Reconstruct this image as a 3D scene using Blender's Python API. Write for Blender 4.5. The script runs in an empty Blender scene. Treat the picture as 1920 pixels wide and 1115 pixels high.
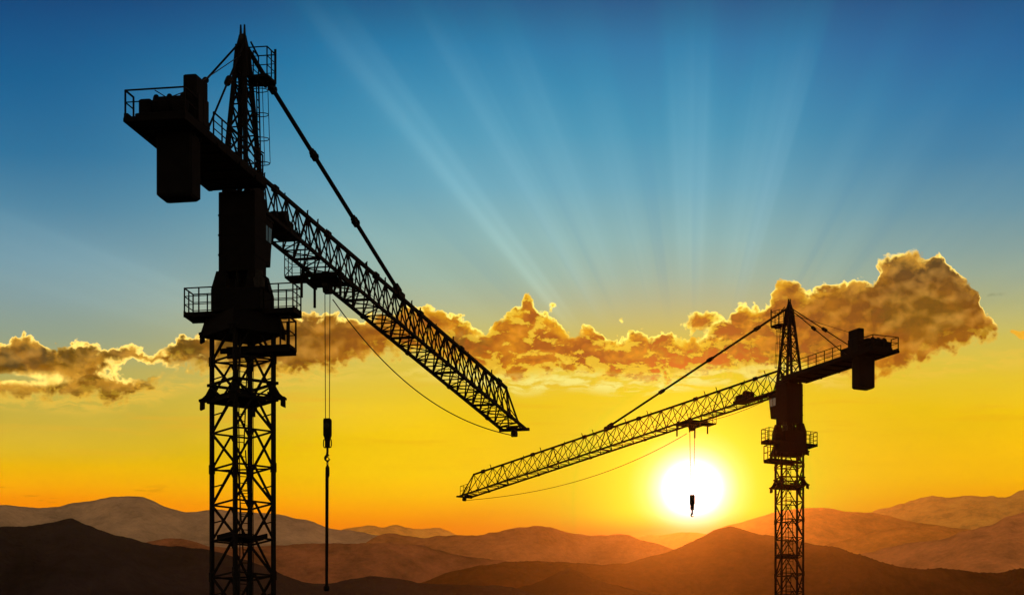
import bpy, math, random
from math import radians, sin, cos, pi, atan, atan2, sqrt, exp
from mathutils import Vector, Matrix, noise as mnoise

sc = bpy.context.scene
COL = sc.collection
F = 8000.0          # focal length in photo pixels (1920 wide): a 150 mm lens
YH = 2300.0         # photo row of the true horizon: it lies below the frame, the view is shifted up
CAMZ = 1.7
V3 = Vector

# ------------------------------------------------------------------ object helpers
def tag(o, label=None, cat=None, group=None, kind=None):
    if label: o['label'] = label
    if cat: o['category'] = cat
    if group: o['group'] = group
    if kind: o['kind'] = kind
    return o

class MB:
    """collects bars, boxes, tubes and prisms; build() links them as one mesh object"""
    def __init__(s): s.v = []; s.f = []
    def add(s, vs, fs):
        n = len(s.v); s.v += [tuple(v) for v in vs]; s.f += [tuple(i + n for i in f) for f in fs]
    def bar(s, p, q, w, h=None, ext=0.0):
        p = V3(p); q = V3(q); h = h or w
        d = (q - p)
        if d.length < 1e-6: return
        d.normalize(); p = p - d * ext; q = q + d * ext
        up = V3((0, 0, 1)) if abs(d.z) < 0.93 else V3((1, 0, 0))
        a = d.cross(up).normalized(); b = a.cross(d).normalized()
        a = a * w / 2; b = b * h / 2
        vs = [p - a - b, p + a - b, p + a + b, p - a + b, q - a - b, q + a - b, q + a + b, q - a + b]
        s.add(vs, [(3, 2, 1, 0), (4, 5, 6, 7), (0, 1, 5, 4), (1, 2, 6, 5), (2, 3, 7, 6), (3, 0, 4, 7)])
    def box(s, x0, x1, y0, y1, z0, z1, bev=0.0):
        if bev <= 0:
            vs = [(x0, y0, z0), (x1, y0, z0), (x1, y1, z0), (x0, y1, z0), (x0, y0, z1), (x1, y0, z1), (x1, y1, z1), (x0, y1, z1)]
            s.add(vs, [(3, 2, 1, 0), (4, 5, 6, 7), (0, 1, 5, 4), (1, 2, 6, 5), (2, 3, 7, 6), (3, 0, 4, 7)])
        else:
            b = bev; vs = []
            for z, k in ((z0, b), (z0 + b, 0), (z1 - b, 0), (z1, b)):
                X0, X1, Y0, Y1 = x0 + k, x1 - k, y0 + k, y1 - k
                vs += [(X0 + b, Y0, z), (X1 - b, Y0, z), (X1, Y0 + b, z), (X1, Y1 - b, z), (X1 - b, Y1, z), (X0 + b, Y1, z), (X0, Y1 - b, z), (X0, Y0 + b, z)]
            fs = [tuple(range(7, -1, -1)), tuple(range(24, 32))]
            for r in range(3):
                for i in range(8):
                    j = (i + 1) % 8
                    fs.append((r * 8 + i, r * 8 + j, r * 8 + 8 + j, r * 8 + 8 + i))
            s.add(vs, fs)
    def tube(s, pts, r, n=8, close=True):
        pts = [V3(p) for p in pts]; vs = []; fs = []
        rr = r if isinstance(r, (list, tuple)) else [r] * len(pts)
        ref = None
        for i, p in enumerate(pts):
            d = (pts[min(i + 1, len(pts) - 1)] - pts[max(i - 1, 0)])
            d = d.normalized() if d.length > 1e-9 else V3((0, 0, 1))
            if ref is None: ref = V3((0, 0, 1)) if abs(d.z) < 0.9 else V3((1, 0, 0))
            a = d.cross(ref).normalized(); b = a.cross(d).normalized(); ref = b
            for k in range(n):
                t = 2 * pi * k / n
                vs.append(p + a * (cos(t) * rr[i]) + b * (sin(t) * rr[i]))
        for i in range(len(pts) - 1):
            for k in range(n):
                j = (k + 1) % n
                fs.append((i * n + k, i * n + j, (i + 1) * n + j, (i + 1) * n + k))
        if close:
            fs.append(tuple(range(n - 1, -1, -1))); fs.append(tuple(range((len(pts) - 1) * n, len(pts) * n)))
        s.add(vs, fs)
    def prism(s, poly, o, e1, e2, e3, t):
        """poly [(a,b)] in plane e1,e2 through o, thickness t along e3 (centred)"""
        o = V3(o); e1 = V3(e1); e2 = V3(e2); e3 = V3(e3); n = len(poly)
        vs = [o + e1 * a + e2 * b - e3 * t / 2 for a, b in poly] + [o + e1 * a + e2 * b + e3 * t / 2 for a, b in poly]
        fs = [tuple(range(n - 1, -1, -1)), tuple(range(n, 2 * n))]
        for i in range(n):
            j = (i + 1) % n; fs.append((i, j, n + j, n + i))
        s.add(vs, fs)
    def frustum(s, a0, b0, z0, a1, b1, z1, c0=(0, 0), c1=(0, 0)):
        vs = [(c0[0] - a0, c0[1] - b0, z0), (c0[0] + a0, c0[1] - b0, z0), (c0[0] + a0, c0[1] + b0, z0), (c0[0] - a0, c0[1] + b0, z0),
              (c1[0] - a1, c1[1] - b1, z1), (c1[0] + a1, c1[1] - b1, z1), (c1[0] + a1, c1[1] + b1, z1), (c1[0] - a1, c1[1] + b1, z1)]
        s.add(vs, [(3, 2, 1, 0), (4, 5, 6, 7), (0, 1, 5, 4), (1, 2, 6, 5), (2, 3, 7, 6), (3, 0, 4, 7)])
    def build(s, name, mat, parent=None, rotz=0.0):
        me = bpy.data.meshes.new(name)
        me.from_pydata(s.v, [], s.f); me.update()
        me.materials.append(mat)
        o = bpy.data.objects.new(name, me); COL.objects.link(o)
        o.rotation_euler.z = rotz
        if parent: o.parent = parent
        return o

# ------------------------------------------------------------------ materials
def lin(c):
    return tuple((x / 255 / 12.92) if x / 255 <= 0.04045 else ((x / 255 + 0.055) / 1.055) ** 2.4 for x in c) + (1,)

def paint(name, c1, c2, rough=0.55, scale=3.0, metal=0.0, bump=0.02):
    m = bpy.data.materials.new(name); m.use_nodes = True
    nt = m.node_tree; b = nt.nodes['Principled BSDF']
    tc = nt.nodes.new('ShaderNodeTexCoord')
    n = nt.nodes.new('ShaderNodeTexNoise'); n.inputs['Scale'].default_value = scale; n.inputs['Detail'].default_value = 8
    r = nt.nodes.new('ShaderNodeValToRGB'); r.color_ramp.elements[0].position = .38; r.color_ramp.elements[1].position = .66
    r.color_ramp.elements[0].color = (*c1, 1); r.color_ramp.elements[1].color = (*c2, 1)
    bp = nt.nodes.new('ShaderNodeBump'); bp.inputs['Strength'].default_value = .3; bp.inputs['Distance'].default_value = bump
    L = nt.links
    L.new(tc.outputs['Object'], n.inputs['Vector']); L.new(n.outputs[0], r.inputs[0]); L.new(r.outputs[0], b.inputs['Base Color'])
    L.new(n.outputs[0], bp.inputs['Height']); L.new(bp.outputs[0], b.inputs['Normal'])
    b.inputs['Roughness'].default_value = rough; b.inputs['Metallic'].default_value = metal
    b.inputs['Specular IOR Level'].default_value = .05
    return m

STEEL = paint('silhouette_steel', (.0015, .0015, .0015), (.003, .0027, .0024), .85)  # backlit shade put into the base colour: near-black crane steel
STEEL2 = paint('silhouette_steel_plate', (.0012, .0012, .0012), (.0024, .0022, .002), .9)  # plate darkened to a silhouette in its colour
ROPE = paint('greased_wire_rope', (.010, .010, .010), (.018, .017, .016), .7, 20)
CONC = paint('silhouette_concrete', (.0015, .0015, .0015), (.003, .003, .0028), .95, 2)  # concrete painted near black to stand as a silhouette
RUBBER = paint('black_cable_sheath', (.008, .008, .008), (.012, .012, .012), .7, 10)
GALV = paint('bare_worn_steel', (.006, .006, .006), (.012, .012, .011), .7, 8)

def glass_mat():
    m = bpy.data.materials.new('cab_glass'); m.use_nodes = True
    nt = m.node_tree; nt.nodes.clear()
    o = nt.nodes.new('ShaderNodeOutputMaterial'); mx = nt.nodes.new('ShaderNodeMixShader')
    t = nt.nodes.new('ShaderNodeBsdfTransparent'); t.inputs[0].default_value = (.8, .82, .8, 1)
    g = nt.nodes.new('ShaderNodeBsdfGlossy'); g.inputs['Roughness'].default_value = .1; g.inputs[0].default_value = (.12, .12, .12, 1)
    f = nt.nodes.new('ShaderNodeFresnel'); f.inputs[0].default_value = 1.4
    nt.links.new(f.outputs[0], mx.inputs[0]); nt.links.new(t.outputs[0], mx.inputs[1]); nt.links.new(g.outputs[0], mx.inputs[2])
    nt.links.new(mx.outputs[0], o.inputs[0])
    return m
GLASS = glass_mat()

# ------------------------------------------------------------------ the tower crane
def railing(mb, pts, z, h=1.1, w=.06, mids=2, post_every=None):
    """posts and rails along a polyline of (x,y) at deck height z"""
    P = [V3((p[0], p[1], z)) for p in pts]
    for i in range(len(P) - 1):
        a, b = P[i], P[i + 1]
        n = max(1, int(round((b - a).length / (post_every or 1.3))))
        for k in range(n + 1):
            if k == 0 and i > 0: continue
            c = a.lerp(b, k / n)
            mb.bar(c, c + V3((0, 0, h)), w)
        for k in range(mids + 1):
            zz = V3((0, 0, h * (k + 1) / (mids + 1)))
            mb.bar(a + zz, b + zz, w * (.9 if k == mids else .6), ext=.02)

def ladder(mb, p, q, side, w=.4, t=.035, step=.3):
    p = V3(p); q = V3(q); side = V3(side).normalized() * w / 2
    mb.bar(p - side, q - side, t * 1.5, t); mb.bar(p + side, q + side, t * 1.5, t)
    n = int((q - p).length / step)
    for i in range(1, n):
        c = p.lerp(q, i / n); mb.bar(c - side, c + side, t)

def make_crane(loc, az, m, zj, L, cs, mast_angle, pend_u, trol_u, block_z, rope_r, seed, label):
    """loc: ground point of the mast; az: jib heading; m: side (+1/-1) of the service side; zj: height of jib underside"""
    rnd = random.Random(seed)
    root = bpy.data.objects.new('tower_crane', None); COL.objects.link(root)
    root.location = loc; root.rotation_euler.z = az
    tag(root, label, 'tower crane', 'tower cranes')
    def Y(v): return m * v
    # ---------------- mast (square lattice, turned by mast_angle)
    h = 1.02; mb = MB(); nodes = []
    z = zj - 5.38
    while z > .4: nodes.append(z); z -= 1.64
    zb = 0.35
    corners = [(h * a, h * b) for a, b in ((1, 1), (-1, 1), (-1, -1), (1, -1))]
    for cx, cy in corners:
        mb.bar((cx, cy, zb), (cx, cy, zj - 5.0), .17)
        for k, zz in enumerate(nodes):                      # splice plates and node gussets
            if k % 3 == 1: mb.box(cx - .115, cx + .115, cy - .115, cy + .115, zz - .22, zz + .22, .02)
            g = .0
    for k, zz in enumerate(nodes):
        zn = nodes[k + 1] if k + 1 < len(nodes) else zb
        for i in range(4):
            a = corners[i]; b = corners[(i + 1) % 4]
            A = V3((a[0], a[1], zz)); B = V3((b[0], b[1], zz)); A2 = V3((a[0], a[1], zn)); B2 = V3((b[0], b[1], zn))
            mb.bar(A, B, .075)
            if i % 2 == 0:
                if k % 2: mb.bar(A, B2, .10, .085)
                else: mb.bar(B, A2, .10, .085)
                if k % 3 != 0: mb.bar((A + A2) / 2, (B + A2) / 2 if k % 2 == 0 else (A + B2) / 2, .05)
            else:
                M = (A + B) / 2
                mb.bar(M, A2, .095, .08); mb.bar(M, B2, .095, .08)
        # plan bracing every third level
        if k % 3 == 1:
            mb.bar((*corners[0], zz - .05), (*corners[2], zz - .05), .06)
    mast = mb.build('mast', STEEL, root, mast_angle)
    fb = MB(); fb.frustum(2.4, 2.4, 0.0, 1.5, 1.5, .4)
    fb.build('foundation_block', CONC, root, mast_angle)
    # ladders and rest platforms inside the mast
    lb = MB(); zz = zj - 6.0; k = 0
    while zz > 3:
        z2 = max(.5, zz - 5.0)
        s = 1 if k % 2 else -1
        ladder(lb, (-.45 * s, .2 * s, zz), (.35 * s, .05, z2), (0.3, 1, 0))
        for j in range(1, 5):                               # safety hoops
            c = V3((-.45 * s, .2 * s, zz)).lerp(V3((.35 * s, .05, z2)), j / 5)
            lb.tube([(c.x + .1 + .33 * cos(t), c.y + .33 * sin(t), c.z) for t in [x * pi / 4 for x in range(9)]], .018, 5)
        zz -= 5.0; k += 1
    lb.build('ladder', STEEL, mast)
    cb = MB()
    cb.tube([(.55 + .03 * sin(i * 1.7), -.5 + .03 * cos(i), zj - 5.5 - i * 1.5) for i in range(int((zj - 6) / 1.5))], .03, 6)
    cb.tube([(-.3 + .02 * sin(i * 2.1), .75, zj - 5.5 - i * 1.5) for i in range(int((zj - 6) / 1.5))], .022, 6)
    cb.build('power_cable', RUBBER, mast)
    for zz in [zj - 8.9 - 6.3 * i for i in range(int((zj - 12) / 6.3) + 1)]:
        pb = MB(); pb.box(-.86, .55, -.86, .8, zz, zz + .12); pb.box(.55, .86, -.86, -.1, zz, zz + .12)
        for yy in (-.84, .78): pb.bar((-.86, yy, zz + .16), (.86, yy, zz + .16), .05, .2)
        pb.build('rest_platform', STEEL2, mast)
    # ---------------- climbing collars with four flared shoes
    for kk, zc in enumerate((zj - 4.95, zj - 8.0)):
        c = MB()
        if kk == 0:
            c.frustum(1.45, 1.45, zc - .95, 1.22, 1.22, zc)
        else:
            for zz2, t in ((zc - .1, .12), (zc - .85, .16)):
                for i in range(4):
                    a = corners[i]; b = corners[(i + 1) % 4]
                    c.bar((a[0] * 1.1, a[1] * 1.1, zz2), (b[0] * 1.1, b[1] * 1.1, zz2), .1, t, ext=.08)
            for i in range(4):
                a = corners[i]; b = corners[(i + 1) % 4]
                Mx = ((a[0] + b[0]) * .54, (a[1] + b[1]) * .54)
                c.bar((a[0] * 1.08, a[1] * 1.08, zc - .12), (*Mx, zc - .85), .07)
                c.bar((b[0] * 1.08, b[1] * 1.08, zc - .12), (*Mx, zc - .85), .07)
        col = c.build('climbing_collar', STEEL2, root, mast_angle)
        for i in range(4):
            t = pi / 4 + i * pi / 2; e = V3((cos(t), sin(t), 0)); n = V3((-sin(t), cos(t), 0))
            sb = MB()
            prof = [(1.25, .0), (1.47, .0), (1.53, -.22), (1.72, -.55), (1.98, -.78), (1.99, -1.22), (1.80, -1.14), (1.80, -.86), (1.25, -.84)]
            sb.prism(prof, (0, 0, zc), e, (0, 0, 1), n, .26)
            sb.prism([(1.2, -.5), (2.02, -.76), (2.02, -.86), (1.2, -.6)], (0, 0, zc), e, (0, 0, 1), n, .42)
            sb.build('collar_shoe', STEEL2, col)
    # lower access platform reaching out on the service side
    p = MB(); zp = zj - 6.62
    p.box(-.6, .6, min(Y(-.6), Y(2.4)), max(Y(-.6), Y(2.4)), zp, zp + .14)
    for x in (-.55, .55): p.bar((x, Y(-.9), zp - .04), (x, Y(2.38), zp - .04), .1, .24)
    plat = p.build('access_platform', STEEL2, root)
    r = MB(); railing(r, [(-.57, Y(1.95)), (-.57, Y(2.36)), (.57, Y(2.36)), (.57, Y(1.95))], zp + .14, 1.25, .07, 1, 1.2)
    r.bar((.57, Y(1.1), zp + 1.39), (.57, Y(1.95), zp + 1.39), .05)
    r.build('railing', STEEL, plat)
    # ---------------- turntable box and service walkways
    t = MB()
    t.box(-1.17, 1.17, -1.17, 1.17, zj - 4.95, zj - 3.92, .04)
    for sx in (-1, 1):
        for sy in (-1, 1):
            t.frustum(.36, .36, zj - 3.94, .22, .22, zj - 3.1, (sx * .8, sy * .8), (sx * .75, sy * .75))
    t.bar((0, -.9, zj - 3.9), (0, -.8, zj - 3.1), .12); t.tube([(0, 0, zj - 3.95), (0, 0, zj - 3.1)], .3, 16)
    t.bar((-.8, 0, zj - 3.9), (-.8, 0, zj - 3.1), .1)
    tt = t.build('turntable', STEEL2, root)
    for sx, sy in ((-.95, 1.05), (.75, -1.08)):
        g = MB(); g.tube([(sx, Y(sy), zj - 3.95), (sx, Y(sy), zj - 3.5), (sx, Y(sy), zj - 3.45), (sx, Y(sy), zj - 3.15)], [.26, .26, .18, .16], 14)
        g.build('slewing_motor', GALV, tt)
    for sy in (-1, 1):
        d = MB(); y0, y1 = sorted((sy * 1.0, sy * 2.6)); zq = zj - 4.95
        d.box(-.7, .7, y0, y1, zq, zq + .1)
        d.bar((-.68, y0, zq + .0), (-.68, y1, zq + .0), .08, .22); d.bar((.68, y0, zq), (.68, y1, zq), .08, .22)
        d.bar((-.7, sy * 2.58, zq + .05), (.7, sy * 2.58, zq + .05), .06, .26)
        w = d.build('service_walkway', STEEL2, root)
        r = MB(); railing(r, [(-.67, sy * 1.2), (-.67, sy * 2.57), (.67, sy * 2.57), (.67, sy * 1.2)], zq + .1, 1.12, .055, 2, .75)
        r.build('railing', STEEL, w)
    # ---------------- slewing column and operator's cab
    c = MB(); c.box(-.98, .92, -.86, .86, zj - 3.12, zj + .5, .03)
    for z1 in (zj - 2.4, zj - 1.5, zj - .6):
        c.box(-1.0, .94, -.88, .88, z1, z1 + .07)
    sl = c.build('slewing_column', STEEL2, root)
    cab = MB(); X0, X1 = .93, 2.45; w = .72; zt, zbm = zj - .12, zj - 2.35
    cab.box(X0, X1 + .12, -w - .04, w + .04, zt - .12, zt, .02)                       # roof
    cab.prism([(X0, zbm), (X1 - .38, zbm), (X1 - .22, zbm + .95), (X0, zbm + .95)], (0, 0, 0), (1, 0, 0), (0, 0, 1), (0, 1, 0), 2 * w)  # lower shell
    for sy in (-1, 1):
        cab.bar((X0 + .04, sy * (w - .04), zbm + .9), (X0 + .04, sy * (w - .04), zt), .09)
        cab.bar((X1 - .24, sy * (w - .04), zbm + .9), (X1 - .02, sy * (w - .04), zt - .1), .08)
        cab.prism([(X0, zbm + .9), (X0 + .3, zbm + .9), (X0 + .3, zt - .1), (X0, zt - .1)], (0, sy * (w - .04), 0), (1, 0, 0), (0, 0, 1), (0, 1, 0), .08)
        cab.prism([(X0 + .3, zbm + .9), (X1 - .25, zbm + .9), (X1 - .2, zbm + 1.12), (X0 + .3, zbm + 1.12)], (0, sy * (w - .04), 0), (1, 0, 0), (0, 0, 1), (0, 1, 0), .08)
        cab.prism([(X0 + .3, zt - .42), (X1 - .08, zt - .42), (X1 - .03, zt - .1), (X0 + .3, zt - .1)], (0, sy * (w - .04), 0), (1, 0, 0), (0, 0, 1), (0, 1, 0), .08)
        cab.bar((X0 + .78, sy * (w - .04), zbm + .9), (X0 + .82, sy * (w - .04), zt - .1), .09)
    cab.bar((X1 - .24, 0, zbm + .9), (X1 - .02, 0, zt - .1), .07)
    cab.bar((1.45, -.1, zbm + .9), (1.45, -.1, zbm + 1.7), .28)
    cab.prism([(-.28, 0), (.28, 0), (.22, .5), (.1, .72), (-.1, .72), (-.22, .5)], (1.45, 0, zbm + .95), (0, 1, 0), (0, 0, 1), (1, 0, 0), .14)  # seat back
    cabo = cab.build('operator_cab', STEEL2, root)
    for sy in (-1, 1):
        g = MB()
        g.prism([(X0 + .06, zbm + .95), (X1 - .26, zbm + .95), (X1 - .06, zt - .12), (X0 + .06, zt - .12)], (0, sy * (w - .01), 0), (1, 0, 0), (0, 0, 1), (0, 1, 0), .012)
        g.build('cab_window', GLASS, cabo)
    # ---------------- tower head (A-frame)
    zb0 = zj + .95; zt0 = zj + 7.35
    b = MB()
    b.box(-1.35, 1.35, -.66, -.44, zj + .62, zb0, .02); b.box(-1.35, 1.35, .44, .66, zj + .62, zb0, .02)
    b.box(-1.4, -1.1, -.62, .62, zj + .66, zb0 - .02); b.box(1.1, 1.4, -.62, .62, zj + .66, zb0 - .02)
    for sx in (-.85, .8):
        for sy in (-.6, .6): b.bar((sx, sy, zj + .02), (sx * 1.2, sy * .92, zj + .7), .2)
    b.bar((-.8, .6, zj + .1), (.9, .6, zj + .6), .07); b.bar((.8, -.6, zj + .1), (-.9, -.6, zj + .6), .07)
    b.tube([(.5, .1, zj + .05), (.5, .1, zj + .6)], .18, 10); b.tube([(-.3, -.1, zj + .05), (-.3, -.1, zj + .5)], .25, 10)
    b.build('slewing_frame', STEEL, root)
    hd = MB()
    def leg(sx, sy, t): return V3((sx * (1.25 + (.26 - 1.25) * t), sy * (.52 + (.16 - .52) * t), zb0 + (zt0 - zb0) * t))
    for sx in (-1, 1):
        for sy in (-1, 1):
            hd.bar(leg(sx, sy, -.03), leg(sx, sy, 1.0), .19, .19)
    lv = [0, .2, .39, .56, .72, .86]
    for i in range(len(lv) - 1):
        a, c2 = lv[i], lv[i + 1]
        for sy in (-1, 1):
            hd.bar(leg(-1, sy, a), leg(1, sy, c2), .075); hd.bar(leg(1, sy, a), leg(-1, sy, c2), .075)
        for sx in (-1, 1):
            hd.bar(leg(sx, -1, a), leg(sx, 1, c2), .06)
            hd.bar(leg(sx, -1, c2), leg(sx, 1, c2), .06)
        if i in (1, 3):
            for sy in (-1, 1): hd.bar(leg(-1, sy, c2), leg(1, sy, c2), .06)
    hd.frustum(.42, .24, zb0 + (zt0 - zb0) * .8, .30, .2, zt0 + .05)
    hd.frustum(.30, .2, zt0 + .04, .12, .14, zt0 + .5)
    for sy in (-.09, .09): hd.prism([(-.16, 0), (.16, 0), (.05, .55), (-.05, .55)], (0, sy, zt0 + .42), (1, 0, 0), (0, 0, 1), (0, 1, 0), .05)
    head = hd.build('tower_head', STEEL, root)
    s = MB()
    for zz in (zt0 + .3,):
        s.tube([(0, -.1, zz), (0, .1, zz)], .26, 18)
    s.build('rope_sheave', GALV, head)
    # head platform on the service side
    hp = MB(); zh = zj + 5.85
    hp.box(-.25, 1.25, min(Y(.25), Y(1.25)), max(Y(.25), Y(1.25)), zh, zh + .1)
    hp.bar((-.25, Y(.75), zh - .05), (1.25, Y(.75), zh - .05), .1, .18)
    hp.bar((1.1, Y(.2), zh - .02), (1.1, Y(1.25), zh - .02), .08, .16)
    hpo = hp.build('head_platform', STEEL2, root)
    r = MB(); railing(r, [(.35, Y(.4)), (1.22, Y(.4)), (1.22, Y(1.22)), (-.22, Y(1.22)), (-.22, Y(.4))], zh + .1, 1.25, .05, 2, .62)
    r.bar((.3, Y(.3), zh + 1.75), (1.22, Y(.4), zh + 1.3), .06); r.bar((1.22, Y(1.2), zh + .1), (1.22, Y(1.2), zh + 1.6), .09)
    r.build('railing', STEEL, hpo)
    # ladder up the head, with safety hoops
    la = MB(); pA = V3((.72, Y(.62), zj + 1.0)); pB = V3((.42, Y(.58), zh + .1))
    ladder(la, pA, pB, (1, 0, 0), .42, .035, .32)
    for j in range(2, 9):
        c0 = pA.lerp(pB, j / 9)
        if j in (4, 6, 8, 2): la.tube([(c0.x + .36 * cos(a), c0.y + Y(.12) + .36 * sin(a), c0.z) for a in [x * pi / 6 for x in range(13)]], .022, 5)
    for a in (0, pi / 2, pi):
        la.bar(pA + V3((.36 * cos(a), Y(.12 + .36 * sin(a)), 1.1)), pB + V3((.36 * cos(a), Y(.12 + .36 * sin(a)), 0)), .025)
    la.build('ladder', STEEL, head)
    # ---------------- jib: triangular lattice
    jb = MB(); u0 = 1.35; top_end = L - 2.1; N = 28; step = (top_end - u0 - .3) / N
    tk = 1.0 if cs < 1.1 else .78; w2 = .70; H = 2.1; zc = zj + .07; zT = zj + H
    jb.bar((u0 + .3, 0, zT), (top_end, 0, zT), .15, .16)
    for sy in (-1, 1):
        jb.bar((u0 - .1, sy * w2, zc), (L, sy * w2, zc), .13, .15)
        jb.bar((u0 + .3, 0, zT), (1.0, sy * .5, zb0 - .1), .1)
        jb.bar((u0 + .3, 0, zT), (u0, sy * w2, zc), .09)
        jb.bar((top_end, 0, zT), (L + .05, sy * .35, zc + .06), .085)
    for i in range(N + 1):
        x = u0 + .3 + i * step
        for sy in (-1, 1):
            jb.bar((x, 0, zT), (x, sy * w2, zc), (.065 if i % 5 else .10) * tk)
            if i < N:
                if sy == 1: jb.bar((x, 0, zT), (x + step, sy * w2, zc), .07 * tk)
                else: jb.bar((x + step, 0, zT), (x, sy * w2, zc), .07 * tk)
        jb.bar((x, -w2, zc), (x, w2, zc), .06 if i % 5 else .12)
        if i < N:
            xm = x + step / 2
            s_ = 1 if i % 2 else -1
            jb.bar((x, -w2 * s_, zc), (x + step, w2 * s_, zc), .05)
            jb.bar((xm, -w2, zc), (xm, w2, zc), .028)
        if i % 5 == 2:                                         # section joints with pins
            jb.box(x - .32, x + .32, -.13, .13, zT - .17, zT + .16, .04)
            for sy in (-1, 1): jb.box(x - .2, x + .2, sy * w2 - .1, sy * w2 + .1, zc - .12, zc + .12, .03)
        if i % 5 == 1 or i in (5, 13, 17):                    # rope hooks and lifeline stanchions
            jb.bar((x + .3, .05, zT), (x + .38, .1, zT + .36), .06); jb.bar((x + .38, .1, zT + .36), (x + .48, .1, zT + .42), .05)
        if i % 4 == 3: jb.bar((x - .2, 0, zT), (x - .2, 0, zT + .22), .05)
    # end bay
    jb.bar((L, -.9, zc), (L, .9, zc), .2, .16); jb.bar((L - 1.05, -w2, zc), (L - 1.05, w2, zc), .08)
    jb.bar((L - 2.1, -w2, zc), (L - 1.05, w2, zc), .055); jb.bar((L - 1.05, -w2, zc), (L, w2, zc), .055)
    jb.bar((L - .7, -.35, zc), (L - .7, .3, zc), .3, .1)
    jb.bar((L - 1.0, -w2, zc), (L - 1.0, 0, zT - 1.05), .05); jb.bar((L - 1.0, w2, zc), (L - 1.0, 0, zT - 1.05), .05)
    # trolley ropes running inside the lattice
    for zz, yy in ((zj + .95, .12), (zj + 1.05, -.1)):
        jb.tube([(u0 + 7.2, yy, zz), (L - .6, yy * .5, zj + .35)], .013, 5)
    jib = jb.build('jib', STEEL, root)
    e = MB(); e.box(L - .28, L + .22, -.14, .14, zj - .30, zj + .05, .05); e.tube([(L, -.17, zj - .18), (L, .17, zj - .18)], .17, 14)
    e.build('end_sheave', GALV, jib)
    if cs > 1.1:
        e = MB(); railing(e, [(L - 1.9, Y(.66)), (L - .35, Y(.66)), (L - .35, Y(.1))], zj + .14, .95, .04, 1, .9)
        e.build('end_railing', STEEL, jib)
    e = MB()
    k = cs
    e.box(u0, 7.0 * k, -.5, .5, zj + .16, zj + .22)
    for i in range(10): e.bar((u0 + .6 * i * k, -.66, zj + .2), (u0 + .6 * i * k, .66, zj + .2), .09, .06)
    e.build('jib_walkway', STEEL2, jib)
    e = MB(); q = 6.3 * k
    e.box(q - .9, q + 1.5, -.55, .55, zj + .22, zj + .5, .04); e.tube([(q - .4, -.45, zj + .78), (q - .4, .45, zj + .78)], .38, 16)
    e.box(q + .2, q + 1.3, -.3, .42, zj + .48, zj + .98, .06); e.tube([(q - .75, .2, zj + .8), (q - .2, .2, zj + .95)], .3, 12)
    e.build('trolley_winch', STEEL2, root)
    # ---------------- pendant tie of the jib
    A = V3((.2, 0, zj + 7.55)); B = V3((pend_u, 0, zT + .18)); pd = MB()
    pd.tube([A, B], .105, 10)
    for t_ in (.165, .42, .69):
        c = A.lerp(B, t_); d = (B - A).normalized()
        pd.bar(c - d * .34, c + d * .34, .27, .27); pd.bar(c - d * .6, c - d * .36, .2, .26); pd.tube([c - V3((0, .2, 0)), c + V3((0, .2, 0))], .08, 8)
    pd.bar(B - (B - A).normalized() * .9, B, .26, .3); pd.box(pend_u - .75, pend_u + .75, -.14, .14, zT - .16, zT + .3, .08)
    pd.build('jib_tie', STEEL, root)
    # ---------------- counter-jib
    E = -13.3 * cs; cj = MB(); zq = zj + .72; W = 1.38
    cj.box(E, -.9, -W, W, zq, zq + .1)
    for sy in (-1, 1): cj.bar((E, sy * (W - .1), zq + .06), (-.8, sy * (W - .1), zq + .06), .18, .38)
    for i in range(9):
        x = E + (-.9 - E) * i / 8
        cj.bar((x, -W, zq - .04), (x, W, zq - .04), .12, .16)
    for sy in (-1, 1): cj.bar((-1.0, sy * .5, zj + .8), (-2.6, sy * 1.2, zq + .06), .2)
    for x in (-2.7, -5.2, -8.6): cj.box(x * cs - .08, x * cs + .08, -W - .06, -W + .1, zq - .16, zq - .02)
    cjo = cj.build('counter_jib', STEEL2, root)
    r = MB(); zr = zq + .22
    railing(r, [(-8.9 * cs, Y(W - .08)), (-1.2, Y(W - .08))], zr, 1.05, .06, 2, 1.35)
    railing(r, [(-7.0 * cs, -Y(W - .08)), (-1.6, -Y(W - .08))], zr, .5, .045, 1, 1.6)
    r.bar((-3.2 * cs, Y(W - .1), zr + 1.05), (-1.0, Y(W - .1), zr + 1.2), .05)
    r.build('railing', STEEL, cjo)
    r = MB(); railing(r, [(E + 2.2 * cs, Y(W - .06)), (E + .06, Y(W - .06)), (E + .06, -Y(W - .06)), (E + 1.2, -Y(W - .06))], zr, 1.02, .07, 1, 2.7)
    r.bar((E + .06, Y(W - .06), zr + .1), (E + .06, 0, zr + .95), .04)
    r.build('end_railing', STEEL, cjo)
    # counterweight
    cw = MB(); cu = -10.55 * (1 + (cs - 1) * 1.0); 
    wy = Y(.22)
    cw.box(cu - .72, cu + .72, wy - .8, wy + .8, zj - 2.14, zq - .1, .1)
    cwo = cw.build('counterweight', CONC, root)
    br = MB()
    for dx in (-.5, .5):
        br.bar((cu + dx, wy - .84, zq - .3), (cu + dx, wy - .84, zq + .5), .1); br.bar((cu + dx, wy + .84, zq - .3), (cu + dx, wy + .84, zq + .5), .1)
        br.bar((cu + dx, wy - .9, zq + .5), (cu + dx, wy + .9, zq + .5), .12)
    br.build('hanger_frame', STEEL, cwo)
    # electrical cabinet
    ec = MB(); eu = -10.6 * cs; ey = Y(1.0)
    ec.box(eu - .85, eu + .85, ey - .3, ey + .3, zq + .1, zq + 2.28, .04)
    ec.box(eu - .6, eu + .9, ey - .34, ey + .34, zq + .2, zq + 1.5, .04)
    eco = ec.build('electrical_cabinet', STEEL2, root)
    dd = MB()
    for i in range(2): dd.box(eu - .8 + i * .8, eu - .06 + i * .8, min(ey + Y(.345), ey + Y(.37)), max(ey + Y(.345), ey + Y(.37)), zq + .3, zq + 1.45)
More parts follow.
